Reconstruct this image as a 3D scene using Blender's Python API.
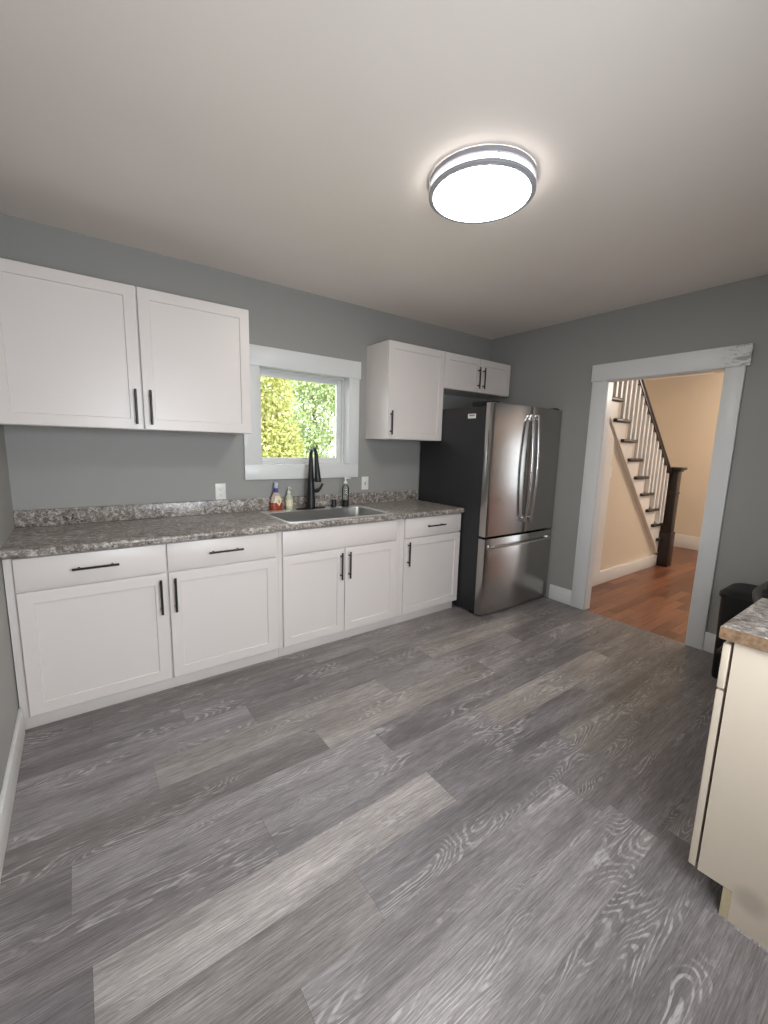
import bpy, bmesh, math, random
from mathutils import Vector, Matrix
random.seed(7)
S = bpy.context.scene
for o in list(bpy.data.objects):
    bpy.data.objects.remove(o)

# ------------------------------------------------------------------ camera
cam_data = bpy.data.cameras.new('camera')
cam_data.sensor_fit = 'HORIZONTAL'
cam_data.sensor_width = 36.0
cam_data.lens = 417.96 / 768 * 36.0
cam_data.clip_start = 0.02
cam = bpy.data.objects.new('camera', cam_data)
S.collection.objects.link(cam)
R_ = Vector((0.80792318, -0.58873618, 0.02549204))
U_ = Vector((0.07105703, 0.14027256, 0.98755988))
F_ = Vector((0.58498807, 0.79606112, -0.1551633))
cam.matrix_world = Matrix(((R_.x, U_.x, -F_.x, 0.3117), (R_.y, U_.y, -F_.y, -3.1179), (R_.z, U_.z, -F_.z, 1.4241), (0, 0, 0, 1)))
S.camera = cam

# ------------------------------------------------------------------ world, lights, exposure
S.view_settings.view_transform = 'Standard'
S.view_settings.look = 'None'
S.view_settings.gamma = 1.0
S.view_settings.use_curve_mapping = False
S.view_settings.exposure = 0.0
world = bpy.data.worlds.new('overcast_sky')
S.world = world
world.use_nodes = True
bg = world.node_tree.nodes['Background']
bg.inputs[0].default_value = (0.86, 0.93, 1.0, 1)
bg.inputs[1].default_value = 4.2

LAMP_E = 36.0          # ceiling light diffuser emission
def light(name, kind, loc, energy, color, **kw):
    l = bpy.data.lights.new(name, kind)
    l.energy = energy
    l.color = color
    for k, v in kw.items():
        setattr(l, k, v)
    o = bpy.data.objects.new(name, l)
    o.location = loc
    S.collection.objects.link(o)
    return o
sun = light('sun', 'SUN', (0, -5, 8), 6.0, (1, 0.95, 0.82), angle=0.02)
sun.rotation_euler = (0, math.radians(-48), 0)
# daylight entering through the window in the wall behind the camera
dl = light('daylight_rear_window', 'AREA', (1.02, -3.55, 1.45), 50, (0.88, 0.94, 1.0), shape='RECTANGLE', size=1.0, size_y=1.1)
dl.rotation_euler = (math.radians(62), 0, 0)
# warm hall lamp
light('hall_lamp', 'POINT', (6.7, -2.3, 2.3), 66, (1.0, 0.90, 0.80), shadow_soft_size=0.12)

# ------------------------------------------------------------------ helpers
def srgb(r, g, b):
    f = lambda c: c / 12.92 if c <= 0.04045 else ((c + 0.055) / 1.055) ** 2.4
    return (f(r / 255), f(g / 255), f(b / 255), 1)

class N:
    """small node-building helper"""
    def __init__(s, name):
        s.m = bpy.data.materials.new(name)
        s.m.use_nodes = True
        s.t = s.m.node_tree
        s.b = s.t.nodes['Principled BSDF']
    def n(s, typ, **kw):
        x = s.t.nodes.new(typ)
        for k, v in kw.items():
            if k.startswith('i_'):
                key = k[2:]
                x.inputs[int(key) if key.isdigit() else key.replace('_', ' ')].default_value = v
            else:
                setattr(x, k, v)
        return x
    def l(s, a, b):
        s.t.links.new(a, b)
    def ramp(s, src, stops, interp='LINEAR'):
        r = s.n('ShaderNodeValToRGB')
        r.color_ramp.interpolation = interp
        e = r.color_ramp.elements
        while len(e) < len(stops):
            e.new(0.5)
        for el, (p, c) in zip(e, stops):
            el.position = p
            el.color = c if len(c) == 4 else (*c, 1)
        s.l(src, r.inputs[0])
        return r.outputs[0]
    def mix(s, fac, a, b, blend='MIX'):
        x = s.n('ShaderNodeMix', data_type='RGBA', blend_type=blend)
        for sock, v in ((x.inputs[0], fac), (x.inputs[6], a), (x.inputs[7], b)):
            if hasattr(v, 'is_linked'):
                s.l(v, sock)
            elif isinstance(v, (int, float)):
                sock.default_value = v
            else:
                sock.default_value = v
        return x.outputs[2]
    def math(s, op, a, b=None):
        x = s.n('ShaderNodeMath', operation=op)
        for i, v in enumerate((a, b)):
            if v is None:
                continue
            if hasattr(v, 'is_linked'):
                s.l(v, x.inputs[i])
            else:
                x.inputs[i].default_value = v
        return x.outputs[0]
    def coord(s, scale=(1, 1, 1)):
        tc = s.n('ShaderNodeTexCoord')
        mp = s.n('ShaderNodeMapping')
        mp.inputs['Scale'].default_value = scale
        s.l(tc.outputs['Object'], mp.inputs[0])
        return mp.outputs[0]
    def noise(s, vec, scale, detail=3, rough=0.5, dist=0.0):
        x = s.n('ShaderNodeTexNoise')
        x.inputs['Scale'].default_value = scale
        x.inputs['Detail'].default_value = detail
        x.inputs['Roughness'].default_value = rough
        x.inputs['Distortion'].default_value = dist
        s.l(vec, x.inputs['Vector'])
        return x.outputs[0]
    def bump(s, h, strength=0.1, dist=0.01):
        x = s.n('ShaderNodeBump')
        x.inputs['Strength'].default_value = strength
        x.inputs['Distance'].default_value = dist
        s.l(h, x.inputs['Height'])
        s.l(x.outputs[0], s.b.inputs['Normal'])

def paint(name, col, rough=0.5, var=0.03, nscale=3.0, bump=0.0, bscale=180, spec=0.5):
    k = N(name)
    v = k.coord()
    f = k.noise(v, nscale, 3)
    a = tuple(c * (1 - var) for c in col[:3]) + (1,)
    b = tuple(min(1, c * (1 + var)) for c in col[:3]) + (1,)
    c = k.ramp(f, [(0.3, a), (0.7, b)])
    k.l(c, k.b.inputs['Base Color'])
    k.b.inputs['Roughness'].default_value = rough
    k.b.inputs['Specular IOR Level'].default_value = spec
    if bump:
        k.bump(k.noise(v, bscale, 2), bump, 0.002)
    return k.m

def metal(name, col, rough, brush=None, aniso=0.0):
    k = N(name)
    k.b.inputs['Metallic'].default_value = 1.0
    k.b.inputs['Base Color'].default_value = col
    k.b.inputs['Roughness'].default_value = rough
    if brush:
        v = k.coord(brush)
        f = k.noise(v, 1.0, 4, 0.7)
        r = k.n('ShaderNodeMapRange', i_3=rough * 0.85, i_4=rough * 1.25)
        k.l(f, r.inputs[0])
        k.l(r.outputs[0], k.b.inputs['Roughness'])
    if aniso:
        k.b.inputs['Anisotropic'].default_value = aniso
        k.b.inputs['Anisotropic Rotation'].default_value = 0.25
        tg = k.n('ShaderNodeTangent', direction_type='RADIAL', axis='Z')
        k.l(tg.outputs[0], k.b.inputs['Tangent'])
    return k.m

def emit(name, col, strength):
    k = N(name)
    k.b.inputs['Base Color'].default_value = (0.9, 0.9, 0.9, 1)
    k.b.inputs['Emission Color'].default_value = col
    k.b.inputs['Emission Strength'].default_value = strength
    return k.m

def glassy(name, tint=(1, 1, 1, 1), gloss=0.07):
    k = N(name)
    tr = k.n('ShaderNodeBsdfTransparent')
    tr.inputs[0].default_value = tint
    gl = k.n('ShaderNodeBsdfGlossy')
    gl.inputs['Roughness'].default_value = 0.03
    fr = k.n('ShaderNodeFresnel')
    fr.inputs['IOR'].default_value = 1.35
    mx = k.n('ShaderNodeMixShader')
    k.l(fr.outputs[0], mx.inputs[0])
    k.l(tr.outputs[0], mx.inputs[1])
    k.l(gl.outputs[0], mx.inputs[2])
    k.l(mx.outputs[0], k.t.nodes['Material Output'].inputs[0])
    return k.m

def granite():
    k = N('granite_laminate')
    v = k.coord()
    vs = k.coord((1.0, 2.0, 1.6))
    big = k.noise(vs, 7, 4, 0.6, 1.2)
    mid = k.noise(v, 38, 5, 0.72, 0.8)
    base = k.ramp(mid, [(0.34, srgb(38, 32, 30)), (0.44, srgb(104, 94, 87)), (0.53, srgb(158, 150, 142)), (0.62, srgb(222, 218, 212))])
    c2 = k.ramp(big, [(0.32, srgb(118, 100, 88)), (0.5, srgb(168, 160, 152)), (0.68, srgb(204, 199, 192))])
    c = k.mix(0.28, base, c2)
    vo = k.n('ShaderNodeTexVoronoi')
    vo.inputs['Scale'].default_value = 55
    k.l(v, vo.inputs['Vector'])
    sp = k.ramp(vo.outputs['Distance'], [(0.0, (1, 1, 1)), (0.26, (1, 1, 1)), (0.36, (0, 0, 0))])
    msk = k.ramp(k.noise(v, 16, 3), [(0.5, (0, 0, 0)), (0.6, (1, 1, 1))])
    f = k.math('MULTIPLY', sp, msk)
    f = k.math('MULTIPLY', f, 0.85)
    c = k.mix(f, c, srgb(38, 33, 32))
    vein = k.noise(vs, 12, 5, 0.65, 2.0)
    vf = k.ramp(vein, [(0.46, (0, 0, 0)), (0.5, (1, 1, 1)), (0.54, (0, 0, 0))])
    c = k.mix(k.math('MULTIPLY', vf, 0.55), c, srgb(78, 66, 60))
    k.l(c, k.b.inputs['Base Color'])
    k.b.inputs['Roughness'].default_value = 0.28
    return k.m

def plank_floor():
    k = N('vinyl_plank')
    uv = k.n('ShaderNodeUVMap', uv_map='grain')
    at = k.n('ShaderNodeVertexColor', layer_name='plank')
    sep = k.n('ShaderNodeSeparateColor')
    k.l(at.outputs['Color'], sep.inputs[0])
    tone, seed, warm = sep.outputs[0], sep.outputs[1], sep.outputs[2]
    cmb = k.n('ShaderNodeCombineXYZ')
    k.l(k.math('MULTIPLY', seed, 53.0), cmb.inputs[0])
    k.l(k.math('MULTIPLY', seed, 171.0), cmb.inputs[1])
    add = k.n('ShaderNodeVectorMath', operation='ADD')
    k.l(uv.outputs[0], add.inputs[0])
    k.l(cmb.outputs[0], add.inputs[1])
    P = add.outputs[0]
    def st(sx, sy):
        m = k.n('ShaderNodeMapping')
        m.inputs['Scale'].default_value = (sx, sy, 1)
        k.l(P, m.inputs[0])
        return m.outputs[0]
    fine = k.noise(st(9, 230), 1.0, 4, 0.8)
    strk = k.noise(st(1.1, 30), 1.0, 4, 0.6, 0.5)
    blot = k.noise(st(1.6, 6.0), 1.0, 3, 0.55)
    # cathedral grain: contour lines of a stretched noise
    hgt = k.noise(st(1.5, 7.5), 1.0, 1.6, 0.42, 0.35)
    wob = k.noise(st(30, 60), 1.0, 2)
    h2 = k.math('ADD', k.math('MULTIPLY', hgt, 190.0), k.math('MULTIPLY', wob, 2.2))
    ring = k.math('SINE', h2)
    ringf = k.ramp(k.math('ADD', k.math('MULTIPLY', ring, 0.5), 0.5), [(0.58, (0, 0, 0)), (0.88, (1, 1, 1))])
    patch = k.ramp(k.noise(st(1.3, 5.0), 1.7, 2), [(0.50, (0, 0, 0)), (0.62, (1, 1, 1))])
    brk = k.ramp(k.noise(st(22, 110), 1.0, 3), [(0.36, (0, 0, 0)), (0.60, (1, 1, 1))])
    lime = k.math('MULTIPLY', k.math('MULTIPLY', ringf, patch), brk)
    cool = k.ramp(strk, [(0.25, srgb(92, 88, 89)), (0.5, srgb(104, 100, 101)), (0.75, srgb(116, 112, 113))])
    warmc = k.ramp(strk, [(0.25, srgb(100, 95, 91)), (0.5, srgb(112, 106, 100)), (0.75, srgb(126, 120, 114))])
    c = k.mix(warm, cool, warmc)
    fb = k.ramp(fine, [(0.33, (0.54, 0.54, 0.54)), (0.5, (0.96, 0.96, 0.96)), (0.67, (1.5, 1.5, 1.5))])
    c = k.mix(1.0, c, fb, 'MULTIPLY')
    bb = k.ramp(blot, [(0.3, (0.74, 0.73, 0.73)), (0.7, (1.22, 1.22, 1.22))])
    c = k.mix(1.0, c, bb, 'MULTIPLY')
    mulv = k.n('ShaderNodeVectorMath', operation='SCALE')
    k.l(c, mulv.inputs[0])
    k.l(k.math('MULTIPLY', tone, 3.35), mulv.inputs['Scale'])
    c = mulv.outputs[0]
    c = k.mix(k.math('MULTIPLY', lime, 0.6), c, srgb(196, 193, 190))
    k.l(c, k.b.inputs['Base Color'])
    k.b.inputs['Roughness'].default_value = 0.42
    rr = k.n('ShaderNodeMapRange', i_3=0.27, i_4=0.42)
    k.l(fine, rr.inputs[0])
    k.l(rr.outputs[0], k.b.inputs['Roughness'])
    k.bump(fine, 0.12, 0.002)
    return k.m

def hardwood():
    k = N('red_oak_strip_floor')
    v = k.coord()
    br = k.n('ShaderNodeTexBrick', offset=0.37, offset_frequency=2, squash=1.0)
    br.inputs['Scale'].default_value = 1.0
    br.inputs['Mortar Size'].default_value = 0.0012
    br.inputs['Brick Width'].default_value = 0.62
    br.inputs['Row Height'].default_value = 0.083
    br.inputs['Color1'].default_value = srgb(100, 62, 44)
    br.inputs['Color2'].default_value = srgb(150, 100, 72)
    br.inputs['Mortar'].default_value = srgb(70, 34, 22)
    br.inputs['Bias'].default_value = 0.0
    k.l(v, br.inputs['Vector'])
    g = k.noise(k.coord((3, 60, 1)), 1.0, 4, 0.6)
    gb = k.ramp(g, [(0.3, (0.78, 0.76, 0.74)), (0.7, (1.18, 1.18, 1.18))])
    c = k.mix(1.0, br.outputs['Color'], gb, 'MULTIPLY')
    k.l(c, k.b.inputs['Base Color'])
    k.b.inputs['Roughness'].default_value = 0.33
    return k.m

def leafy(name, cols):
    k = N(name)
    v = k.coord()
    f = k.noise(v, 9.0, 3, 0.7)
    c = k.ramp(f, [(0.3, cols[0]), (0.5, cols[1]), (0.7, cols[2])])
    k.l(c, k.b.inputs['Base Color'])
    k.b.inputs['Roughness'].default_value = 0.6
    k.b.inputs['Transmission Weight'].default_value = 0.0
    return k.m

M_WALL = paint('grey_wall_paint', srgb(154, 153, 149), 0.62, 0.015, 2, 0.05)
M_CEIL = paint('ceiling_paint', srgb(242, 231, 222), 0.75, 0.02, 1.5, 0.04)
M_TRIM = paint('white_trim_paint', srgb(224, 224, 222), 0.32, 0.015, 3)
def scuffed_trim():
    k = N('white_trim_paint_flaked')
    v = k.coord((1, 9, 26))
    n = k.noise(v, 1.6, 5, 0.75, 0.6)
    sx = k.n('ShaderNodeSeparateXYZ')
    tc = k.n('ShaderNodeTexCoord')
    k.l(tc.outputs['Object'], sx.inputs[0])
    mr = k.n('ShaderNodeMapRange', i_1=-2.04, i_2=-2.15, i_3=0.0, i_4=1.0)
    k.l(sx.outputs[1], mr.inputs[0])
    f = k.math('MULTIPLY', k.ramp(n, [(0.5, (0, 0, 0)), (0.58, (1, 1, 1))]), mr.outputs[0])
    c = k.mix(k.math('MULTIPLY', f, 0.75), srgb(224, 224, 222), srgb(146, 136, 124))
    k.l(c, k.b.inputs['Base Color'])
    k.b.inputs['Roughness'].default_value = 0.3
    k.bump(n, 0.35, 0.004)
    return k.m
M_HEAD = scuffed_trim()
M_CAB = paint('white_cabinet_paint', srgb(223, 215, 210), 0.34, 0.01, 2)
def cream_panel():
    k = N('cream_cabinet_side')
    v = k.n('ShaderNodeTexCoord')
    vd = k.n('ShaderNodeVectorMath', operation='DISTANCE')
    mp = k.n('ShaderNodeMapping')
    k.l(v.outputs['Object'], mp.inputs[0])
    k.l(mp.outputs[0], vd.inputs[0])
    vd.inputs[1].default_value = (-0.2, 0.168, 0.11)
    k.l(k.noise(k.coord(), 14, 2), mp.inputs['Location']) if False else None
    f = k.ramp(vd.outputs['Value'], [(0.02, (1, 1, 1)), (0.052, (0, 0, 0))])
    c = k.mix(k.math('MULTIPLY', f, 0.55), srgb(206, 191, 172), srgb(158, 146, 131))
    k.l(c, k.b.inputs['Base Color'])
    k.b.inputs['Roughness'].default_value = 0.38
    return k.m
M_CREAM = cream_panel()
M_BLACK = paint('matte_black_metal', srgb(26, 25, 26), 0.42, 0.05)
M_GRAN = granite()
M_PLANK = plank_floor()
M_OAK = hardwood()
M_SS = metal('brushed_stainless', (0.46, 0.44, 0.42, 1), 0.22, (4, 4, 300), 0.8)
M_SSH = metal('satin_stainless_handle', (0.66, 0.65, 0.64, 1), 0.2)
M_SINK = metal('sink_steel', (0.6, 0.59, 0.57, 1), 0.3, (60, 3, 3))
M_RIM = metal('sink_rim_steel', (0.92, 0.92, 0.92, 1), 0.38)
M_FRSIDE = paint('charcoal_fridge_side', srgb(38, 38, 40), 0.45, 0.04, 3, 0.08, 500)
M_GASKET = paint('black_rubber', srgb(14, 14, 15), 0.7)
M_NICKEL = paint('satin_nickel', srgb(158, 158, 164), 0.4)
M_DIFF = emit('lamp_diffuser', (1.0, 0.95, 0.90, 1), LAMP_E)
M_DIFFS = emit('lamp_side_band', (1.0, 0.96, 0.92, 1), LAMP_E * 0.2)
M_PLASTIC = paint('white_plastic', srgb(232, 231, 226), 0.35)
M_SLOT = paint('dark_slot', srgb(60, 58, 56), 0.6)
M_GLASS = glassy('window_glass')
M_CLEAR = glassy('clear_bottle', (0.93, 0.96, 0.95, 1))
M_RED = paint('amber_red_soap', srgb(150, 62, 34), 0.2, 0.1, 30)
M_SHOULD = paint('pale_amber_bottle', srgb(196, 176, 160), 0.2, 0.05, 20)
M_BLUE = paint('blue_cap', srgb(52, 62, 150), 0.35)
M_LILAC = paint('pale_lilac_cap', srgb(196, 200, 226), 0.35)
M_GREENB = paint('pale_green_soap', srgb(196, 204, 168), 0.2, 0.08, 30)
M_LABEL = paint('cream_label', srgb(226, 214, 186), 0.5)
M_ORANGE = paint('tan_label_diamond', srgb(206, 160, 110), 0.5)
M_DKWOOD = paint('dark_stained_wood', srgb(40, 25, 21), 0.35, 0.15, 12)
M_BEIGE = paint('beige_wall_paint', srgb(221, 204, 178), 0.6, 0.01, 2)
M_HALLDIM = paint('dimmed_hall_wall', srgb(128, 114, 102), 0.6)  # dimness of the unseen far hall wall put into its colour, for fridge reflections
M_HTRIM = paint('hall_white_trim', srgb(232, 226, 216), 0.35)
M_BALUS = paint('white_baluster_paint', srgb(232, 228, 220), 0.35)
M_BIN = paint('black_bin_plastic', srgb(11, 10, 10), 0.5)
M_PART = paint('raw_particle_board', srgb(120, 94, 70), 0.8, 0.35, 70)
M_PLY = paint('raw_plywood_edge', srgb(196, 178, 146), 0.75, 0.1, 40)
M_KICK = paint('grey_toe_board', srgb(92, 96, 100), 0.6, 0.2, 12)
M_RBLK = paint('black_enamel', srgb(14, 14, 15), 0.15)
M_RGRY = paint('dark_grey_handle', srgb(54, 52, 50), 0.45)
M_BARK = paint('grey_bark', srgb(120, 108, 96), 0.9, 0.3, 12)
M_GRASS = paint('lawn_grass', srgb(132, 150, 70), 0.9, 0.3, 4)
M_LEAFY = leafy('yellow_green_leaf', [srgb(150, 160, 96), srgb(206, 206, 132), srgb(226, 208, 156)])
M_LEAFG = leafy('pale_green_leaf', [srgb(152, 170, 120), srgb(196, 208, 160), srgb(220, 224, 190)])

class MB:
    """collects shapes in world coordinates; build() links them as one mesh object"""
    def __init__(s):
        s.bm = bmesh.new()
    def box(s, x0, x1, y0, y1, z0, z1, bev=0.0, seg=2):
        b = bmesh.new()
        bmesh.ops.create_cube(b, size=1.0)
        for v in b.verts:
            v.co = Vector(((x0 + x1) / 2 + v.co.x * (x1 - x0), (y0 + y1) / 2 + v.co.y * (y1 - y0), (z0 + z1) / 2 + v.co.z * (z1 - z0)))
        if bev:
            bmesh.ops.bevel(b, geom=b.edges[:], offset=bev, segments=seg, affect='EDGES', profile=0.5)
        s._merge(b)
        return s
    def _merge(s, b):
        b.normal_update()
        me = bpy.data.meshes.new('tmp')
        b.to_mesh(me)
        b.free()
        s.bm.from_mesh(me)
        bpy.data.meshes.remove(me)
    def poly(s, pts):
        vs = [s.bm.verts.new(p) for p in pts]
        s.bm.faces.new(vs)
        return s
    def prism(s, pts, vec, bev=0.0):
        b = bmesh.new()
        vec = Vector(vec)
        a = [b.verts.new(Vector(p)) for p in pts]
        c = [b.verts.new(Vector(p) + vec) for p in pts]
        n = len(a)
        b.faces.new(a)
        b.faces.new(c[::-1])
        for i in range(n):
            b.faces.new((a[i], c[i], c[(i + 1) % n], a[(i + 1) % n]))
        bmesh.ops.recalc_face_normals(b, faces=b.faces[:])
        if bev:
            bmesh.ops.bevel(b, geom=b.edges[:], offset=bev, segments=2, affect='EDGES', profile=0.5)
        s._merge(b)
        return s
    def lathe(s, cx, cy, prof, seg=32, axis='z', cap=True):
        b = bmesh.new()
        rings = []
        for r, z in prof:
            ring = []
            for i in range(seg):
                t = 2 * math.pi * i / seg
                ring.append(b.verts.new((cx + r * math.cos(t), cy + r * math.sin(t), z)))
            rings.append(ring)
        for a, c in zip(rings, rings[1:]):
            for i in range(seg):
                b.faces.new((a[i], a[(i + 1) % seg], c[(i + 1) % seg], c[i]))
        if cap:
            b.faces.new(rings[0][::-1])
            b.faces.new(rings[-1])
        bmesh.ops.recalc_face_normals(b, faces=b.faces[:])
        s._merge(b)
        return s
    def tube(s, path, r, seg=12, cap=True, up=None):
        b = bmesh.new()
        path = [Vector(p) for p in path]
        rad = r if isinstance(r, (list, tuple)) else [r] * len(path)
        rings = []
        ref = None
        for i, p in enumerate(path):
            d = (path[min(i + 1, len(path) - 1)] - path[max(i - 1, 0)]).normalized()
            if ref is None:
                ref = Vector((0, 0, 1)) if abs(d.z) < 0.9 else Vector((1, 0, 0))
            a = (ref - d * ref.dot(d)).normalized()
            ref = a
            c = d.cross(a)
            rr = rad[i]
            ra, rc = rr if isinstance(rr, (tuple, list)) else (rr, rr)
            rings.append([b.verts.new(p + a * ra * math.cos(2 * math.pi * j / seg) + c * rc * math.sin(2 * math.pi * j / seg)) for j in range(seg)])
        for x, y in zip(rings, rings[1:]):
            for j in range(seg):
                b.faces.new((x[j], x[(j + 1) % seg], y[(j + 1) % seg], y[j]))
        if cap:
            b.faces.new(rings[0][::-1])
            b.faces.new(rings[-1])
        bmesh.ops.recalc_face_normals(b, faces=b.faces[:])
        s._merge(b)
        return s
    def build(s, name, mat, parent=None, origin=None, smooth=True):
        me = bpy.data.meshes.new(name)
        if parent is not None:
            origin = Vector(parent['_o'])
        elif origin is None:
            co = [v.co for v in s.bm.verts]
            origin = Vector((sum(c.x for c in co) / len(co), sum(c.y for c in co) / len(co), min(c.z for c in co)))
        else:
            origin = Vector(origin)
        if KEEP.get('world'):
            origin = Vector((0, 0, 0))
        bmesh.ops.translate(s.bm, verts=s.bm.verts, vec=-origin)
        s.bm.to_mesh(me)
        s.bm.free()
        o = bpy.data.objects.new(name, me)
        S.collection.objects.link(o)
        for m in (mat if isinstance(mat, list) else [mat]):
            me.materials.append(m)
        if smooth:
            for p in me.polygons:
                p.use_smooth = True
            me.set_sharp_from_angle(angle=math.radians(34))
        if parent is not None:
            o.parent = parent
        else:
            o.location = origin
        o['_o'] = tuple(origin)
        return o
KEEP = {}

def tag(o, label, cat, group=None):
    o['label'] = label
    o['category'] = cat
    if group:
        o['group'] = group
    return o
def thing(name, label, cat, loc, group=None):
    o = bpy.data.objects.new(name, None)
    S.collection.objects.link(o)
    o.location = loc
    o.empty_display_size = 0.1
    o['_o'] = tuple(loc)
    return tag(o, label, cat, group)
def struct(name, mb, mat, parent=None, **kw):
    o = mb.build(name, mat, parent, origin=None if parent is not None else (0, 0, 0), **kw)
    if parent is None:
        o['kind'] = 'structure'
    return o

# ------------------------------------------------------------------ room shell
XR, H, YB = 3.954, 2.57, -3.45
HX, HY0, HY1 = 7.75, -4.8, -0.05        # hall beyond the doorway
WT = 0.075                               # wall thickness
WX0, WX1, WZ0, WZ1 = 1.4324, 2.1983, 1.2654, 1.9794
DY0, DY1, DZ = -1.2901, -2.0745, 2.0091  # doorway

def wall_with_hole(axis, a0, a1, t0, t1, z0, z1, h0, h1, hz0, hz1):
    mb = MB()
    def bx(p, q, r, s):
        if q - p < 1e-6 or s - r < 1e-6:
            return
        if axis == 'x':
            mb.box(p, q, t0, t1, r, s)
        else:
            mb.box(t0, t1, p, q, r, s)
    bx(a0, h0, z0, z1)
    bx(h1, a1, z0, z1)
    bx(h0, h1, hz1, z1)
    bx(h0, h1, z0, hz0)
    return mb
struct('wall_back', wall_with_hole('x', -0.15, XR + WT, 0, 0.15, 0, H, WX0 - 0.012, WX1 + 0.012, WZ0 - 0.012, WZ1 + 0.012), M_WALL, smooth=False)
struct('wall_left', MB().box(-0.15, 0, YB - 0.15, 0, 0, H), M_WALL, smooth=False)
struct('wall_right', wall_with_hole('y', YB - 0.15, 0, XR, XR + WT, 0, H, DY1 - 0.012, DY0 + 0.012, 0, DZ + 0.012), M_WALL, smooth=False)
struct('wall_rear', wall_with_hole('x', 0, XR, YB - 0.15, YB, 0, H, 0.5, 1.54, 0.9, 2.0), M_WALL, smooth=False)
struct('ceiling', MB().box(-0.15, XR + WT, YB - 0.15, 0.15, H, H + 0.12), M_CEIL, smooth=False)

# floor of individual planks, one mesh; tone and grain offset per plank
def build_floor():
    bm = bmesh.new()
    uvl = bm.loops.layers.uv.new('grain')
    col = bm.loops.layers.float_color.new('plank')
    L, W, Y0 = 1.222, 0.1845, -0.99
    joints = {0: 2.187, 1: 0.49, 2: 1.185, 3: 0.2, 4: 2.01, 5: 1.47, 6: 2.195, 7: 1.913, 8: 0.75, 9: 2.04, -1: 0.67, -2: 1.5}
    tones = {}
    light_pl = {(0, 2.187): (0.60, 0.7), (4, 2.01): (0.60, 0.7), (5, 0.248): (0.66, 0.55), (9, 0.818): (0.36, 0.2), (9, 2.04): (0.46, 0.2), (4, 0.788): (0.50, 0.1), (1, 0.49): (0.56, 0.5), (2, 1.185): (0.55, 0.6),
                (5, 1.47): (0.40, 0.1), (6, 0.973): (0.42, 0.1), (6, 2.195): (0.42, 0.7), (7, 0.691): (0.50, 0.2), (7, 1.913): (0.40, 0.3), (8, 0.75): (0.50, 0.2), (4, -0.434): (0.44, 0.3),
                (0, 0.965): (0.40, 0.2), (3, 1.422): (0.40, 0.1)}
    rnd = random.Random(11)
    k0 = math.floor((0 - Y0) / -W) - 1
    for k in range(k0, 15):
        ya, yb = Y0 - W * k, Y0 - W * (k + 1)
        ya2, yb2 = min(ya, 0.0), max(yb, YB)
        if ya2 - yb2 < 0.002:
            continue
        j = joints.get(k, rnd.uniform(0, L))
        x = j - math.ceil((j + 0.01) / L) * L
        while x < XR:
            xa, xb = max(x, 0.0), min(x + L, XR)
            if xb - xa > 0.002:
                key = (k, round(x, 3))
                t, w = next((v for kk, v in light_pl.items() if kk[0] == k and abs(kk[1] - x) < 0.02), (rnd.choice([0.38, 0.42, 0.46, 0.5, 0.53]), rnd.uniform(0, 0.6)))
                g = 0.0006
                sd = rnd.random()
                vs = [bm.verts.new(p) for p in ((xa + g, yb2 + g, 0), (xb - g, yb2 + g, 0), (xb - g, ya2 - g, 0), (xa + g, ya2 - g, 0))]
                f = bm.faces.new(vs)
                for lp in f.loops:
                    lp[uvl].uv = (lp.vert.co.x, lp.vert.co.y)
                    lp[col] = (t, sd, w, 1)
            x += L
    # dark bed under the joints
    for (z, flip) in ((-0.0012, False),):
        vs = [bm.verts.new(p) for p in ((0, YB, z), (XR, YB, z), (XR, 0, z), (0, 0, z))]
        f = bm.faces.new(vs)
        for lp in f.loops:
            lp[uvl].uv = (lp.vert.co.x, lp.vert.co.y)
            lp[col] = (0.22, 0.5, 0.5, 1)
    bm.normal_update()
    me = bpy.data.meshes.new('floor')
    bm.to_mesh(me)
    bm.free()
    me.materials.append(M_PLANK)
    o = bpy.data.objects.new('floor', me)
    S.collection.objects.link(o)
    o['kind'] = 'structure'
build_floor()

# window over the sink
w1 = MB()
jd = 0.15
w1.box(WX0 - 0.012, WX0, 0, jd, WZ0 - 0.012, WZ1 + 0.012).box(WX1, WX1 + 0.012, 0, jd, WZ0 - 0.012, WZ1 + 0.012)
w1.box(WX0, WX1, 0, jd, WZ1, WZ1 + 0.012).box(WX0, WX1, 0, jd, WZ0 - 0.012, WZ0)
win = struct('window_1', w1, M_TRIM, smooth=False)
c1 = MB()
c1.box(1.308, WX0 + 0.0, -0.02, 0, WZ0, WZ1, 0.002).box(WX1, 2.296, -0.02, 0, WZ0, WZ1, 0.002)
c1.box(1.306, 2.307, -0.026, 0, WZ1, 2.119, 0.002)
c1.box(1.308, 2.296, -0.02, 0, 1.1516, WZ0, 0.002)
struct('window_casing', c1, M_TRIM, win)
def ring(mb, x0, x1, z0, z1, y0, y1, w, bev=0.003):
    mb.box(x0, x0 + w, y0, y1, z0, z1, bev).box(x1 - w, x1, y0, y1, z0, z1, bev)
    mb.box(x0 + w, x1 - w, y0, y1, z1 - w, z1, bev).box(x0 + w, x1 - w, y0, y1, z0, z0 + w, bev)
    return mb
struct('window_stop', ring(MB(), WX0, WX1, WZ0, WZ1, 0.075, 0.098, 0.012), M_TRIM, win)
struct('window_sash', ring(MB(), WX0 + 0.004, WX1 - 0.004, WZ0 + 0.004, WZ1 - 0.004, 0.1, 0.135, 0.045), M_TRIM, win)
struct('window_pane', MB().box(WX0 + 0.044, WX1 - 0.044, 0.115, 0.119, WZ0 + 0.044, WZ1 - 0.044), M_GLASS, win)

# window in the wall behind the camera (daylight)
w2 = ring(MB(), 0.5, 1.54, 0.9, 2.0, YB - 0.12, YB, 0.05)
w2.box(0.5, 1.54, YB - 0.1, YB - 0.06, 1.42, 1.47)
win2 = struct('window_2', w2, M_TRIM)

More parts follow.
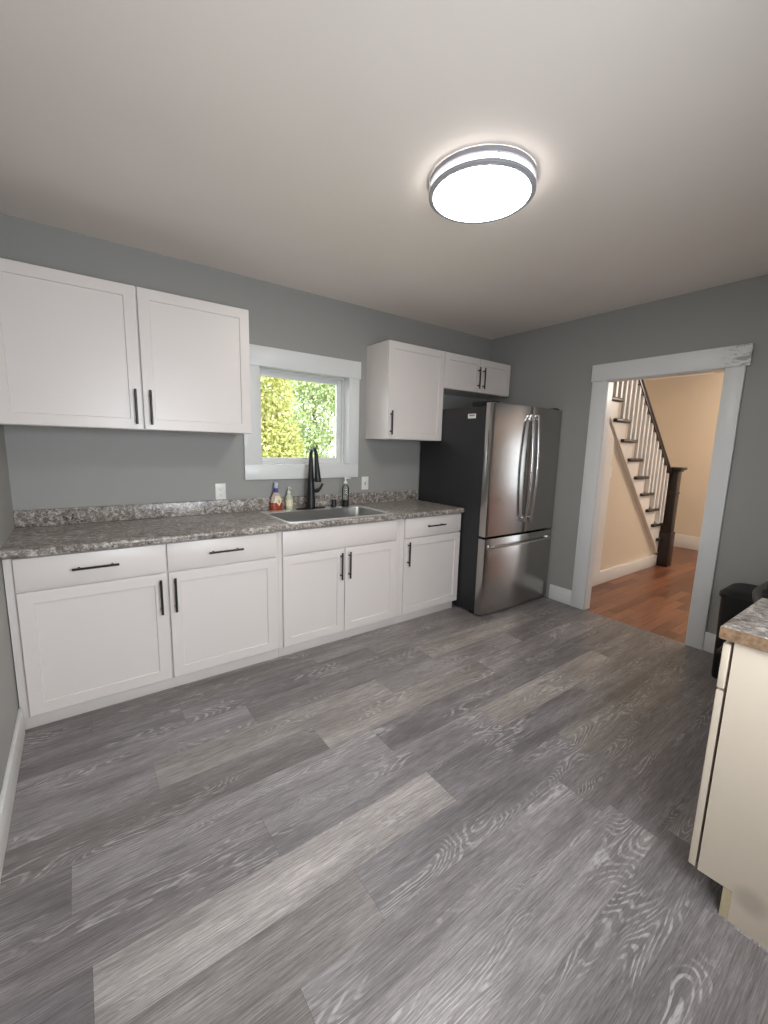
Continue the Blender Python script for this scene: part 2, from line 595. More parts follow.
# doorway trim
jam = MB()
jam.box(XR - 0.004, XR + WT + 0.004, DY0, DY0 + 0.014, 0, DZ).box(XR - 0.004, XR + WT + 0.004, DY1 - 0.014, DY1, 0, DZ)
jam.box(XR - 0.004, XR + WT + 0.004, DY1 - 0.014, DY0 + 0.014, DZ, DZ + 0.014)
tr = struct('trim_1', jam, M_TRIM, smooth=False)
struct('casing_leg', MB().box(XR - 0.022, XR, DY0 + 0.004, -1.16, 0, DZ + 0.004, 0.003), M_TRIM, tr)
struct('casing_leg', MB().box(XR - 0.022, XR, -2.190, DY1 - 0.004, 0, DZ + 0.004, 0.003), M_TRIM, tr)
struct('casing_head', MB().box(XR - 0.027, XR, -2.213, -1.149, DZ + 0.004, 2.152, 0.003), M_HEAD, tr)
struct('baseboard_right', MB().box(XR - 0.016, XR, -1.16, -0.93, 0, 0.142, 0.003).box(XR - 0.016, XR, YB, -2.190, 0, 0.142, 0.003), M_TRIM)
struct('baseboard_left', MB().box(0, 0.016, YB, -0.625, 0, 0.14, 0.004), M_TRIM)

# ------------------------------------------------------------------ hall beyond the doorway
HX0 = XR + WT
struct('floor_hall', MB().box(XR, HX + 0.1, HY0, -0.05, -0.02, 0.0), M_OAK, smooth=False)
struct('wall_hall_end', wall_with_hole('y', HY0, 0.1, HX, HX + 0.1, 0, H, -4.6, -3.75, 0.12, 2.42), M_BEIGE, smooth=False)
added_frame = MB()  # glazed opening added out of view to brighten the fridge door reflection
for p, q in ((-4.6, -4.55), (-3.8, -3.75)):
    added_frame.box(HX + 0.01, HX + 0.07, p, q, 0.12, 2.42, 0.003)
for p, q in ((0.12, 0.17), (1.25, 1.28), (2.37, 2.42)):
    added_frame.box(HX + 0.01, HX + 0.07, -4.55, -3.8, p, q, 0.003)
added_op = struct('added_hall_opening', added_frame, M_HTRIM)
struct('window_pane', MB().box(HX + 0.035, HX + 0.04, -4.55, -3.8, 0.17, 2.37), M_GLASS, added_op)  # glass of the added opening
struct('wall_hall_far', MB().box(HX0, HX + 0.1, HY0 - 0.1, HY0, 0, H), M_HALLDIM, smooth=False)
struct('wall_hall_stair', MB().box(HX0, HX, 0.02, 0.12, 0, 3.4), M_BEIGE, smooth=False)
struct('ceiling_hall', MB().box(HX0, HX + 0.1, HY0 - 0.1, -1.0, H, H + 0.1).box(HX0, HX + 0.1, -1.0, 0.12, 3.4, 3.5).box(HX0, HX + 0.1, -1.0, -0.9, H, 3.4).box(HX, HX + 0.1, -1.0, 0.12, H, 3.4), M_CEIL, smooth=False)
struct('wall_hall_upper', MB().box(XR, HX0, -1.0, 0.12, H + 0.12, 3.5), M_BEIGE, smooth=False)
struct('baseboard_hall_end', MB().box(HX - 0.018, HX, HY0, 0.02, 0, 0.2, 0.004), M_HTRIM)
SY = -0.98       # plane of the stair side
us = MB().prism([(HX0, SY + 0.032, 0), (6.25, SY + 0.032, 0), (6.25, SY + 0.032, 0.17), (4.6, SY + 0.032, 1.86), (HX0, SY + 0.032, 2.3)], (0, 0.06, 0))
struct('wall_understair', us, M_BEIGE, smooth=False)
struct('baseboard_stair', MB().box(4.60, 6.26, SY - 0.006, SY + 0.03, 0, 0.138, 0.003), M_HTRIM)
tb = MB().prism([(4.60, SY - 0.004, 0.138), (4.80, SY - 0.004, 0.138), (4.80, SY - 0.004, 1.56), (4.60, SY - 0.004, 1.76)], (0, 0.034, 0))
struct('trim_2', tb, M_HTRIM, smooth=False)

st = thing('staircase', 'staircase with dark treads, white balusters and dark newel post in the hall beyond the doorway', 'staircase', (6.3, SY, 0))
nose = lambda i: 6.475 - 0.2025 * i
tz = lambda i: 0.362 + 0.2005 * i
NT = 10
# skirt with a saw-tooth top
top = []
pts = [(4.40, SY, 2.03), (6.243, SY, 0.166), (6.26, SY, 0.14), (6.33, SY, 0.14)]
saw = []
for i in range(-1, NT):
    saw.append((nose(i) - 0.03, SY, tz(i - 1) if i > -1 else 0.0))
    saw.append((nose(i) - 0.03, SY, tz(i) - 0.036))
saw = [(x, y, z) for x, y, z in saw if x < 6.45]
sk_pts = [(6.243, SY, 0.166)] + [(6.30, SY, 0.14)] + [(6.30, SY, tz(0) - 0.036)]
for i in range(0, NT):
    xr = min(nose(i) - 0.03, 6.30)
    if i > 0:
        sk_pts.append((xr, SY, tz(i - 1) - 0.036))
        sk_pts.append((xr, SY, tz(i) - 0.036))
xl = nose(NT) - 0.03
sk_pts.append((xl, SY, tz(NT - 1) - 0.036))
sk_pts.append((xl, SY, 0.166 + (6.243 - xl) * 1.0105))
MB().prism(sk_pts, (0, 0.03, 0)).build('stringer', M_HTRIM, st, smooth=False)
sl = Vector((4.40 - 6.25, 0, 1.87)).normalized()
nrm = Vector((-sl.z, 0, sl.x))
a = Vector((6.243, SY - 0.012, 0.162))
b = Vector((4.42, SY - 0.012, 0.162 + (6.243 - 4.42) * 1.0105))
d = (b - a).normalized()
pn = Vector((-d.z, 0, d.x)) * 0.006
MB().prism([a + pn, b + pn, b - pn, a - pn], (0, 0.0115, 0)).build('stringer_moulding', M_BEIGE, st, smooth=False)
for i in range(0, NT):
    MB().box(nose(i) - 0.315, nose(i), SY - 0.035, 0.0, tz(i) - 0.036, tz(i), 0.012, 3).build('tread', M_DKWOOD, st)
    z0 = tz(i - 1)
    if i == 0:
        z0 = 0.162
    MB().box(nose(i) - 0.05, nose(i) - 0.03, SY + 0.031, 0.0, z0 + 0.001, tz(i) - 0.037).build('riser', M_BALUS, st)
# handrail
r0 = Vector((6.23, SY - 0.02, 1.155))
r1 = Vector((4.50, SY - 0.02, 1.155 + 1.70 * 0.935))
def rail_z(x):
    return r0.z + (r0.x - x) * 0.935
hr = MB()
dd = (r1 - r0).normalized()
up = Vector((-dd.z, 0, dd.x))
if up.z < 0:
    up = -up
prof = [(-0.024, 0.0), (0.024, 0.0), (0.024, 0.02), (0.034, 0.035), (0.030, 0.058), (0.0, 0.066), (-0.030, 0.058), (-0.034, 0.035), (-0.024, 0.02)]
hr.prism([r0 + Vector((0, p, 0)) + up * q for p, q in prof], r1 - r0)
hr.build('handrail', M_DKWOOD, st)
fil = MB()
xs = []
for i in range(0, NT):
    for q in (0.075, 0.175):
        x = nose(i) - q
        if x < 6.2:
            xs.append((x, tz(i)))
for x, z in xs:
    MB().box(x - 0.016, x + 0.016, SY - 0.036, SY - 0.004, z, rail_z(x) + 0.004).build('baluster', M_BALUS, st)
for (xa, _), (xb, _) in zip(xs, xs[1:]):
    p = [(xa - 0.0165, SY - 0.034, rail_z(xa - 0.0165) + 0.003), (xb + 0.0165, SY - 0.034, rail_z(xb + 0.0165) + 0.003),
         (xb + 0.0165, SY - 0.034, rail_z(xb + 0.0165) - 0.03), (xb + 0.03, SY - 0.034, rail_z(xb + 0.03) - 0.055), (xa - 0.03, SY - 0.034, rail_z(xa - 0.03) - 0.025)]
    fil.prism(p, (0, 0.028, 0))
fil.build('rail_fillet', M_DKWOOD, st, smooth=False)
# newel post
nx, ny = 6.325, -1.035
nw = MB()
nw.box(nx - 0.07, nx + 0.07, ny - 0.07, ny + 0.07, 0, 0.42, 0.004)
nw.prism([(nx - 0.07, ny - 0.07, 0.42), (nx + 0.07, ny - 0.07, 0.42), (nx + 0.07, ny + 0.07, 0.42), (nx - 0.07, ny + 0.07, 0.42)], (0, 0, 0.02))
nw.box(nx - 0.058, nx + 0.058, ny - 0.058, ny + 0.058, 0.43, 1.23, 0.004)
nw.build('newel_post', M_DKWOOD, st)
MB().box(nx - 0.066, nx + 0.066, ny - 0.066, ny + 0.066, 0.93, 0.955, 0.006).build('newel_collar', M_DKWOOD, st)
nc = MB()
nc.box(nx - 0.075, nx + 0.075, ny - 0.075, ny + 0.075, 1.205, 1.23, 0.006)
nc.box(nx - 0.1, nx + 0.1, ny - 0.1, ny + 0.1, 1.23, 1.262, 0.008)
nc.build('newel_cap', M_DKWOOD, st)

def plate(name, label, x, z, y=0.0, face=-1, kind='outlet', axis='y'):
    t = thing(name, label, 'outlet' if kind == 'outlet' else 'switch', (x, y, z - 0.057))
    MB().box(x - 0.036, x + 0.036, y - 0.006, y, z - 0.058, z + 0.058, 0.003).build('cover_plate', M_PLASTIC, t)
    if kind == 'outlet':
        for dz in (-0.02, 0.02):
            rc = MB().box(x - 0.017, x + 0.017, y - 0.0085, y - 0.006, z + dz - 0.0145, z + dz + 0.0145, 0.004, 2).build('receptacle', M_PLASTIC, t)
            sl_ = MB()
            sl_.box(x - 0.008, x - 0.006, y - 0.0088, y - 0.0083, z + dz - 0.003, z + dz + 0.006)
            sl_.box(x + 0.006, x + 0.008, y - 0.0088, y - 0.0083, z + dz - 0.003, z + dz + 0.006)
            sl_.box(x - 0.002, x + 0.002, y - 0.0088, y - 0.0083, z + dz - 0.010, z + dz - 0.006)
            so = sl_.build('slot', M_SLOT, t)
            so.parent = rc
    else:
        MB().box(x - 0.005, x + 0.005, y - 0.0075, y - 0.006, z - 0.012, z + 0.012, 0.0005).build('toggle_slot', M_SLOT, t)
        MB().box(x - 0.004, x + 0.004, y - 0.018, y - 0.006, z + 0.0, z + 0.009, 0.0015).build('toggle', M_PLASTIC, t)
    return t
plate('wall_outlet', 'white duplex wall outlet left of the window above the granite backsplash', 1.134, 1.072)
plate('light_switch', 'white switch plate on the grey wall right of the sink window', 2.381, 1.095, kind='switch')
plate('light_switch', 'small white switch plate on the beige wall under the stairs', 4.85, 1.213, y=SY + 0.03, kind='switch')

# ------------------------------------------------------------------ cabinets
YF = -0.63
def bar_handle(parent, x, z, y, length, vert=True, sgn=-1, r=0.0062):
    """black bar pull; sgn -1 = front faces -y"""
    m = MB()
    yo = y + sgn * 0.032
    h = length / 2
    if vert:
        m.tube([(x, yo, z - h), (x, yo, z + h)], r, 10)
        for s in (-1, 1):
            m.tube([(x, y, z + s * (h - 0.028)), (x, yo, z + s * (h - 0.028))], r * 0.8, 8)
    else:
        m.tube([(x - h, yo, z), (x + h, yo, z)], r, 10)
        for s in (-1, 1):
            m.tube([(x + s * (h - 0.028), y, z), (x + s * (h - 0.028), yo, z)], r * 0.8, 8)
    return m.build('handle', M_BLACK, parent)
def shaker(x0, x1, z0, z1, yf, sgn=-1, rail=0.058, t=0.019, rec=0.007):
    """shaker door; front plane at yf"""
    b = bmesh.new()
    yb = yf - sgn * t
    yr = yf - sgn * rec
    e = 0.0025
    def rect(a0, a1, c0, c1, y):
        return [b.verts.new(p) for p in ((a0, y, c0), (a1, y, c0), (a1, y, c1), (a0, y, c1))]
    r_back = rect(x0, x1, z0, z1, yb)
    r_side = rect(x0, x1, z0, z1, yf - sgn * e)
    r_out = rect(x0 + e, x1 - e, z0 + e, z1 - e, yf)
    r_in = rect(x0 + rail, x1 - rail, z0 + rail, z1 - rail, yf)
    r_rec = rect(x0 + rail + 0.003, x1 - rail - 0.003, z0 + rail + 0.003, z1 - rail - 0.003, yr)
    loops = [r_back, r_side, r_out, r_in, r_rec]
    for p, q in zip(loops, loops[1:]):
        for i in range(4):
            b.faces.new((p[i], p[(i + 1) % 4], q[(i + 1) % 4], q[i]))
    b.faces.new(r_rec)
    b.faces.new(r_back[::-1])
    bmesh.ops.recalc_face_normals(b, faces=b.faces[:])
    m = MB()
    m._merge(b)
    return m
def slab(x0, x1, z0, z1, yf, sgn=-1, t=0.019):
    y0, y1 = sorted((yf, yf - sgn * t))
    return MB().box(x0, x1, y0, y1, z0, z1, 0.0025)

YC = YF + 0.0205      # carcass front, just behind the doors
ZD0, ZD1, ZR0, ZR1 = 0.0802, 0.7035, 0.7148, 0.868
def base_cab(label, x0, x1, doors, drawers, panels=()):
    t = thing('base_cabinet', label, 'cabinet', ((x0 + x1) / 2, -0.3, 0), 'white base cabinets along the sink wall')
    body = MB()
    body.box(x0, x0 + 0.018, YC, -0.002, 0.075, 0.874).box(x1 - 0.018, x1, YC, -0.002, 0.075, 0.874)
    body.box(x0 + 0.018, x1 - 0.018, YC, YC + 0.018, 0.075, 0.874)
    body.box(x0 + 0.018, x1 - 0.018, YC + 0.018, -0.002, 0.075, 0.093)
    body.build('body', M_CAB, t, smooth=False)
    MB().box(x0, x1 - (0.02 if x1 > 2.9 else 0), YC + 0.018, YC + 0.036, 0.0, 0.074, 0.002).build('toe_kick', M_CAB, t)
    for (a, b_, hx, hz) in doors:
        dr = shaker(a, b_, ZD0, ZD1, YF).build('door', M_CAB, t)
        bar_handle(dr, hx, hz, YF, 0.195)
    for (a, b_, hx) in drawers:
        dw = slab(a, b_, ZR0, ZR1, YF).build('drawer', M_CAB, t)
        bar_handle(dw, hx, 0.795, YF, 0.195, False)
    for (a, b_) in panels:
        slab(a, b_, ZR0, ZR1, YF).build('false_front', M_CAB, t)
    return t
base_cab('widest white base cabinet with two drawers over two doors, beside the left wall', 0.004, 1.3175,
         [(0.0394, 0.6655, 0.633, 0.579), (0.6758, 1.2949, 0.704, 0.579)], [(0.0394, 0.6655, 0.352), (0.6758, 1.2949, 0.984)])
base_cab('white sink base cabinet with one plain false front above two doors, under the faucet', 1.3185, 2.3095,
         [(1.3411, 1.8035, 1.769, 0.581), (1.8087, 2.2685, 1.836, 0.581)], [], [(1.3411, 2.2685)])
base_cab('narrow white base cabinet with one drawer and one door, beside the refrigerator', 2.3105, 2.975,
         [(2.3521, 2.9728, 2.383, 0.586)], [(2.3521, 2.9728, 2.665)])

def rounded_counter(mb, x0, x1, yfront, yback, z0=0.876, z1=0.914, r=0.014):
    sg = 1 if yfront < yback else -1
    p = [(x0, yback, z0), (x0, yback, z1)]
    for i in range(6):
        t = math.pi / 2 * i / 5
        p.append((x0, yfront + sg * (r - r * math.sin(t)), z1 - r + r * math.cos(t)))
    for i in range(6):
        t = math.pi / 2 * i / 5
        p.append((x0, yfront + sg * (r * 0.6 - r * 0.6 * math.cos(t)), z0 + r * 0.6 - r * 0.6 * math.sin(t)))
    mb.prism(p, (x1 - x0, 0, 0))
# sink cut-out: x 1.40-2.20, y -0.575 .. -0.10
SX0, SX1, SY0, SY1 = 1.38, 2.25, -0.617, -0.085
ct = MB()
rounded_counter(ct, 0.001, SX0 + 0.02, -0.65, -0.001)
rounded_counter(ct, SX1 - 0.02, 2.985, -0.65, -0.001)
rounded_counter(ct, SX0 + 0.02, SX1 - 0.02, -0.65, SY0 + 0.02)
ct.box(SX0 + 0.02, SX1 - 0.02, SY1 - 0.02, -0.001, 0.876, 0.914)
counter = ct.build('countertop', M_GRAN, origin=(1.49, -0.3, 0.876))
tag(counter, 'long grey and brown speckled granite-look countertop holding the sink', 'countertop', None)
MB().box(0.001, 2.985, -0.021, -0.0005, 0.9145, 1.012, 0.004).build('backsplash', M_GRAN, counter)

# ------------------------------------------------------------------ sink and faucet
sk = thing('kitchen_sink', 'single-bowl stainless drop-in sink set in the countertop below the window', 'sink', (1.8, -0.34, 0.914))
def rrect(x0, x1, y0, y1, r, z, n=6):
    out = []
    for cx, cy, a0 in ((x1 - r, y1 - r, 0), (x0 + r, y1 - r, 90), (x0 + r, y0 + r, 180), (x1 - r, y0 + r, 270)):
        for i in range(n + 1):
            a = math.radians(a0 + 90 * i / n)
            out.append((cx + r * math.cos(a), cy + r * math.sin(a), z))
    return out
def loft(loops, close_last=True, close_first=False):
    b = bmesh.new()
    vs = [[b.verts.new(p) for p in l] for l in loops]
    n = len(vs[0])
    for p, q in zip(vs, vs[1:]):
        for i in range(n):
            b.faces.new((p[i], p[(i + 1) % n], q[(i + 1) % n], q[i]))
    if close_last:
        b.faces.new(vs[-1])
    if close_first:
        b.faces.new(vs[0][::-1])
    bmesh.ops.recalc_face_normals(b, faces=b.faces[:])
    m = MB()
    m._merge(b)
    return m
BX0, BX1, BY0, BY1 = SX0 + 0.032, SX1 - 0.032, SY0 + 0.032, SY1 - 0.085
rim = loft([rrect(SX0, SX1, SY0, SY1, 0.03, 0.9142), rrect(SX0 + 0.002, SX1 - 0.002, SY0 + 0.002, SY1 - 0.002, 0.03, 0.9205),
            rrect(SX0 + 0.012, SX1 - 0.012, SY0 + 0.012, SY1 - 0.012, 0.03, 0.921), rrect(BX0 - 0.008, BX1 + 0.008, BY0 - 0.008, BY1 + 0.008, 0.05, 0.919), rrect(BX0, BX1, BY0, BY1, 0.045, 0.914)], False)
rim.build('rim', M_RIM, sk)
loft([rrect(BX0, BX1, BY0, BY1, 0.045, 0.914), rrect(BX0 + 0.006, BX1 - 0.006, BY0 + 0.006, BY1 - 0.006, 0.045, 0.74), rrect(BX0 + 0.03, BX1 - 0.03, BY0 + 0.03, BY1 - 0.03, 0.04, 0.722)]).build('bowl', M_SINK, sk)
MB().lathe(1.8, -0.36, [(0.045, 0.7225), (0.045, 0.7265), (0.03, 0.7265), (0.024, 0.724)], 24).build('drain', M_RIM, sk)

fx, fy = 1.788, -0.128
fz = 0.9215
fa = thing('faucet', 'matte black pull-down kitchen faucet standing behind the sink bowl', 'faucet', (fx, fy, fz))
def rp(cx, cy, r, z, n=24):
    return [(cx + r * math.cos(2 * math.pi * i / n), cy + r * math.sin(2 * math.pi * i / n), z) for i in range(n)]
loft([rrect(fx - 0.125, fx + 0.125, fy - 0.029, fy + 0.029, 0.028, fz), rrect(fx - 0.125, fx + 0.125, fy - 0.029, fy + 0.029, 0.028, fz + 0.004), rrect(fx - 0.12, fx + 0.12, fy - 0.024, fy + 0.024, 0.023, fz + 0.007)], True, True).build('deck_plate', M_BLACK, fa)
path, rad = [], []
ZT = 1.345
for z, r in ((fz + 0.007, 0.035), (fz + 0.06, 0.034), (1.06, 0.030), (1.16, 0.025), (1.25, 0.019), (1.34, 0.0145)):
    path.append((fx, fy, z))
    rad.append(r)
R0 = 0.044
for i in range(1, 13):
    t = math.pi * i / 12 * 0.96
    path.append((fx, fy - R0 + R0 * math.cos(t), ZT + R0 * math.sin(t)))
    rad.append(0.0135)
body = MB().tube(path, rad, 20).build('faucet_body', M_BLACK, fa)
ex, ey, ez = path[-1]
MB().tube([(ex, ey, ez), (ex, ey - 0.008, ez - 0.06), (ex, ey - 0.022, ez - 0.15), (ex, ey - 0.03, ez - 0.2), (ex, ey - 0.031, ez - 0.21)], [0.014, 0.017, 0.023, 0.027, 0.023], 20).build('spray_head', M_BLACK, fa)
lv = MB()
lv.tube([(fx + 0.015, fy, 1.06), (fx + 0.066, fy, 1.065)], 0.017, 16)
lv.tube([(fx + 0.06, fy, 1.062), (fx + 0.078, fy - 0.004, 1.078), (fx + 0.098, fy - 0.01, 1.118)], [0.015, 0.011, 0.0095], 12)
lv.build('lever', M_BLACK, fa)
sg = MB().lathe(1.995, fy, [(0.021, fz), (0.021, fz + 0.055), (0.018, fz + 0.06)], 24)
tag(sg.build('air_gap_cap', M_BLACK, origin=(1.995, fy, fz)), 'short black cylindrical cap on the sink deck right of the faucet', 'cap')

def bottle(name, label, x, y, z, prof, mat, cat='bottle', seg=28, depth=1.0):
    t = thing(name, label, cat, (x, y, z))
    m = MB().lathe(x, y, [(r, z + h) for r, h in prof], seg)
    if depth != 1.0:
        for v in m.bm.verts:
            v.co.y = y + (v.co.y - y) * depth
    m.build('bottle_body', mat, t)
    return t
bz = 0.9145
bxp, byp = 1.558, -0.05
t = bottle('soap_bottle', 'wide red dish soap bottle with blue cap and cream label, left of the faucet', 1.53, -0.052, bz,
           [(0.044, 0), (0.050, 0.006), (0.051, 0.03), (0.048, 0.062)], M_RED, depth=0.55)
m_ = MB().lathe(1.53, -0.052, [(0.0478, bz + 0.0625), (0.041, bz + 0.09), (0.028, bz + 0.125), (0.017, bz + 0.142)], 28)
for v in m_.bm.verts:
    v.co.y = -0.052 + (v.co.y + 0.052) * 0.6
m_.build('bottle_shoulder', M_SHOULD, t)
MB().lathe(1.53, -0.052, [(0.0165, bz + 0.14), (0.0165, bz + 0.168), (0.014, bz + 0.172)], 20).build('cap_collar', M_BLUE, t)
MB().lathe(1.53, -0.052, [(0.013, bz + 0.171), (0.0145, bz + 0.18), (0.0145, bz + 0.21), (0.009, bz + 0.216)], 20).build('cap', M_LILAC, t)
lb = MB()
lb.prism([(1.509, -0.0805, bz + 0.112), (1.553, -0.0805, bz + 0.112), (1.563, -0.0805, bz + 0.075), (1.545, -0.0805, bz + 0.034), (1.511, -0.0805, bz + 0.08)], (0, 0.02, 0))
lb.build('bottle_label', M_LABEL, t, smooth=False)
lb2 = MB().prism([(1.531, -0.0815, bz + 0.07), (1.542, -0.0815, bz + 0.052), (1.554, -0.0815, bz + 0.072), (1.543, -0.0815, bz + 0.09)], (0, 0.0009, 0))
lb2.build('label_patch', M_ORANGE, t, smooth=False)

t = bottle('soap_bottle', 'small pale green soap bottle with white pump top, just left of the faucet', 1.636, -0.052, bz,
           [(0.026, 0), (0.029, 0.006), (0.029, 0.085), (0.024, 0.105), (0.012, 0.118), (0.012, 0.126)], M_GREENB)
pm = MB().lathe(1.636, -0.052, [(0.014, bz + 0.126), (0.014, bz + 0.143), (0.006, bz + 0.146), (0.006, bz + 0.165), (0.011, bz + 0.167), (0.011, bz + 0.178)], 16)
pm.tube([(1.636, -0.052, bz + 0.172), (1.636, -0.092, bz + 0.168)], 0.005, 8)
pm.build('pump', M_PLASTIC, t)
MB().lathe(1.636, -0.052, [(0.0296, bz + 0.03), (0.0296, bz + 0.078)], 28, cap=False).build('bottle_label', M_LABEL, t)

t = bottle('soap_dispenser', 'tall clear glass soap dispenser with white pump, right of the faucet', 2.105, -0.128, fz,
           [(0.027, 0), (0.029, 0.004), (0.029, 0.15), (0.024, 0.165), (0.013, 0.178), (0.013, 0.188)], M_CLEAR)
MB().lathe(2.105, -0.128, [(0.026, fz + 0.004), (0.0265, fz + 0.05)], 24).build('dark_base_band', M_BLACK, t)
pm = MB().lathe(2.105, -0.128, [(0.0145, fz + 0.188), (0.0145, fz + 0.205), (0.006, fz + 0.207), (0.006, fz + 0.225), (0.012, fz + 0.227), (0.012, fz + 0.24)], 16)
pm.tube([(2.105, -0.128, fz + 0.234), (2.147, -0.14, fz + 0.232)], 0.005, 8)
pm.build('pump', M_PLASTIC, t)

# ------------------------------------------------------------------ wall cabinets
YU = -0.325
def wall_cab(label, x0, x1, z0, z1, doors):
    t = thing('wall_cabinet', label, 'cabinet', ((x0 + x1) / 2, -0.15, z0), 'white wall cabinets above the counter')
    m = MB()
    yc = YU + 0.0205
    m.box(x0, x1, yc, -0.001, z0, z1, 0.001)
    m.build('body', M_CAB, t, smooth=False)
    for (a, b_, hx, hz) in doors:
        dr = shaker(a, b_, z0 + 0.002, z1 - 0.002, YU).build('door', M_CAB, t)
        bar_handle(dr, hx, hz, YU, 0.193)
    return t
wall_cab('large white two-door wall cabinet left of the window', 0.003, 1.2591, 1.4833, 2.2568, [(0.006, 0.6345, 0.6025, 1.609), (0.6425, 1.2585, 0.677, 1.609)])
wall_cab('single-door white wall cabinet between the window and the refrigerator', 2.3756, 2.9877, 1.4843, 2.26, [(2.377, 2.9872, 2.403, 1.617)])
wall_cab('short white two-door wall cabinet above the refrigerator', 2.9883, 3.8978, 1.9502, 2.26, [(2.990, 3.4440, 3.420, 2.081), (3.4480, 3.897, 3.489, 2.081)])

# ------------------------------------------------------------------ refrigerator
FX0, FX1, FXS, FY = 2.981, 3.942, 3.483, -0.908
fr = thing('refrigerator', 'stainless french-door refrigerator with black sides and bottom freezer drawer', 'refrigerator', (3.445, -0.45, 0))
bd = MB().box(FX0 + 0.01, FX1 - 0.01, -0.815, -0.04, 0.03, 1.765, 0.006)
bd.build('body', M_FRSIDE, fr)
for x in (FX0 + 0.05, FX1 - 0.05):
    MB().lathe(x, -0.76, [(0.022, 0.0), (0.022, 0.03)], 16).build('foot', M_GASKET, fr)
    MB().lathe(x, -0.12, [(0.022, 0.0), (0.022, 0.03)], 16).build('foot', M_GASKET, fr)
MB().box(FX0 + 0.02, FX1 - 0.02, -0.827, -0.8155, 0.035, 1.76).build('gasket', M_GASKET, fr)
def curved_door(x0, x1, z0, z1, yb, xa=FX0, xb=FX1, sag=0.007, n=14):
    """front of the whole fridge is one gentle convex arc from xa to xb"""
    def yf(x):
        u = (x - xa) / (xb - xa) * 2 - 1
        return FY + sag * u * u
    pr = [(x0, yb, z0)]
    for i in range(n + 1):
        x = x0 + (x1 - x0) * i / n
        pr.append((x, yf(x), z0))
    pr.append((x1, yb, z0))
    m = MB()
    m.prism(pr, (0, 0, z1 - z0))
    bmesh.ops.bevel(m.bm, geom=[e for e in m.bm.edges if len(e.link_faces) == 2 and e.calc_face_angle(0) > 0.6], offset=0.005, segments=2, affect='EDGES', profile=0.5)
    return m
YD = -0.828
ZB = 0.7015
dl_ = curved_door(FX0, FXS - 0.003, ZB, 1.791, YD).build('door', M_SS, fr)
dr_ = curved_door(FXS + 0.003, FX1, ZB, 1.791, YD).build('door', M_SS, fr)
dw_ = curved_door(FX0, FX1, 0.022, 0.684, YD).build('freezer_drawer', M_SS, fr)
def bow_handle(parent, p0, p1, out, name='handle', w=0.013, t=0.009, mount=0.03):
    p0, p1, out = Vector(p0), Vector(p1), Vector(out)
    pts = []
    for i in range(21):
        u = i / 20
        pts.append(p0.lerp(p1, u) + out * (0.55 + 0.45 * math.sin(math.pi * u)))
    m = MB()
    d = (p1 - p0).normalized()
    m.tube(pts, [(t, w)] * 21 if abs(d.z) < 0.5 else [(w, t)] * 21, 14)
    for p, s in ((p0, 1), (p1, -1)):
        q = p + d * s * 0.02
        hs = 0.019
        e = out * 0.62
        m.box(q.x - (0.014 if abs(d.z) > 0.5 else 0.02), q.x + (0.014 if abs(d.z) > 0.5 else 0.02), q.y + e.y, q.y + 0.004, q.z - (0.022 if abs(d.z) > 0.5 else 0.013), q.z + (0.022 if abs(d.z) > 0.5 else 0.013), 0.004)
    return m.build(name, M_SSH, parent)
bow_handle(dl_, (FXS - 0.04, FY, 0.80), (FXS - 0.04, FY, 1.72), (0, -0.062, 0))
bow_handle(dr_, (FXS + 0.04, FY, 0.80), (FXS + 0.04, FY, 1.72), (0, -0.062, 0))
bow_handle(dw_, (FX0 + 0.05, FY + 0.012, 0.618), (FX1 - 0.05, FY + 0.012, 0.618), (0, -0.06, 0))
for xa_ in (FX0 + 0.02, FX1 - 0.1):
    MB().box(xa_, xa_ + 0.08, -0.88, -0.66, 1.7915, 1.805, 0.004).box(xa_, xa_ + 0.08, -0.80, -0.66, 1.766, 1.7925, 0.002).build('hinge_cover', M_GASKET, fr)
bdg = MB()
b_ = bmesh.new()
bmesh.ops.create_cone(b_, cap_ends=True, segments=28, radius1=0.016, radius2=0.016, depth=0.004)
bmesh.ops.rotate(b_, verts=b_.verts, matrix=Matrix.Rotation(math.radians(90), 3, 'X'))
bmesh.ops.translate(b_, verts=b_.verts, vec=(3.068, -0.896, 1.212))
bdg._merge(b_)
bdg.build('badge', M_SSH, dl_)
xs_ = FX0 + 0.0097
stk = MB().box(xs_ - 0.0006, xs_ + 0.0004, -0.715, -0.628, 1.672, 1.71)
stk = stk.build('paper_sticker', M_PLASTIC, fr, smooth=False)
tx = MB()
for k in range(7):
    y = -0.643 - k * 0.0085
    tx.box(xs_ - 0.0009, xs_ - 0.0006, y - 0.0055, y, 1.69, 1.703)
tx.build('sticker_print', M_SLOT, stk, smooth=False)

# ------------------------------------------------------------------ ceiling light
lx, ly, LR = 1.816, -1.724, 0.224
cl = thing('ceiling_light', 'round flush-mount ceiling light with double nickel rings, glowing white', 'ceiling light', (lx, ly, H - 0.095))
MB().lathe(lx, ly, [(LR + 0.001, H - 0.0005), (LR + 0.003, H - 0.004), (LR + 0.003, H - 0.022), (LR - 0.004, H - 0.0245), (LR - 0.0125, H - 0.02)], 72, cap=False).build('upper_ring', M_NICKEL, cl)
MB().lathe(lx, ly, [(LR - 0.012, H - 0.004), (LR - 0.012, H - 0.0585)], 72, cap=False).build('side_band', M_DIFFS, cl)
MB().lathe(lx, ly, [(LR - 0.012, H - 0.059), (LR - 0.05, H - 0.064), (0.08, H - 0.067), (0.001, H - 0.068)], 72).build('diffuser', M_DIFF, cl)
MB().lathe(lx, ly, [(LR - 0.010, H - 0.048), (LR + 0.002, H - 0.046), (LR + 0.003, H - 0.059), (LR - 0.004, H - 0.0635), (LR - 0.017, H - 0.062)], 72, cap=False).build('lower_ring', M_NICKEL, cl)
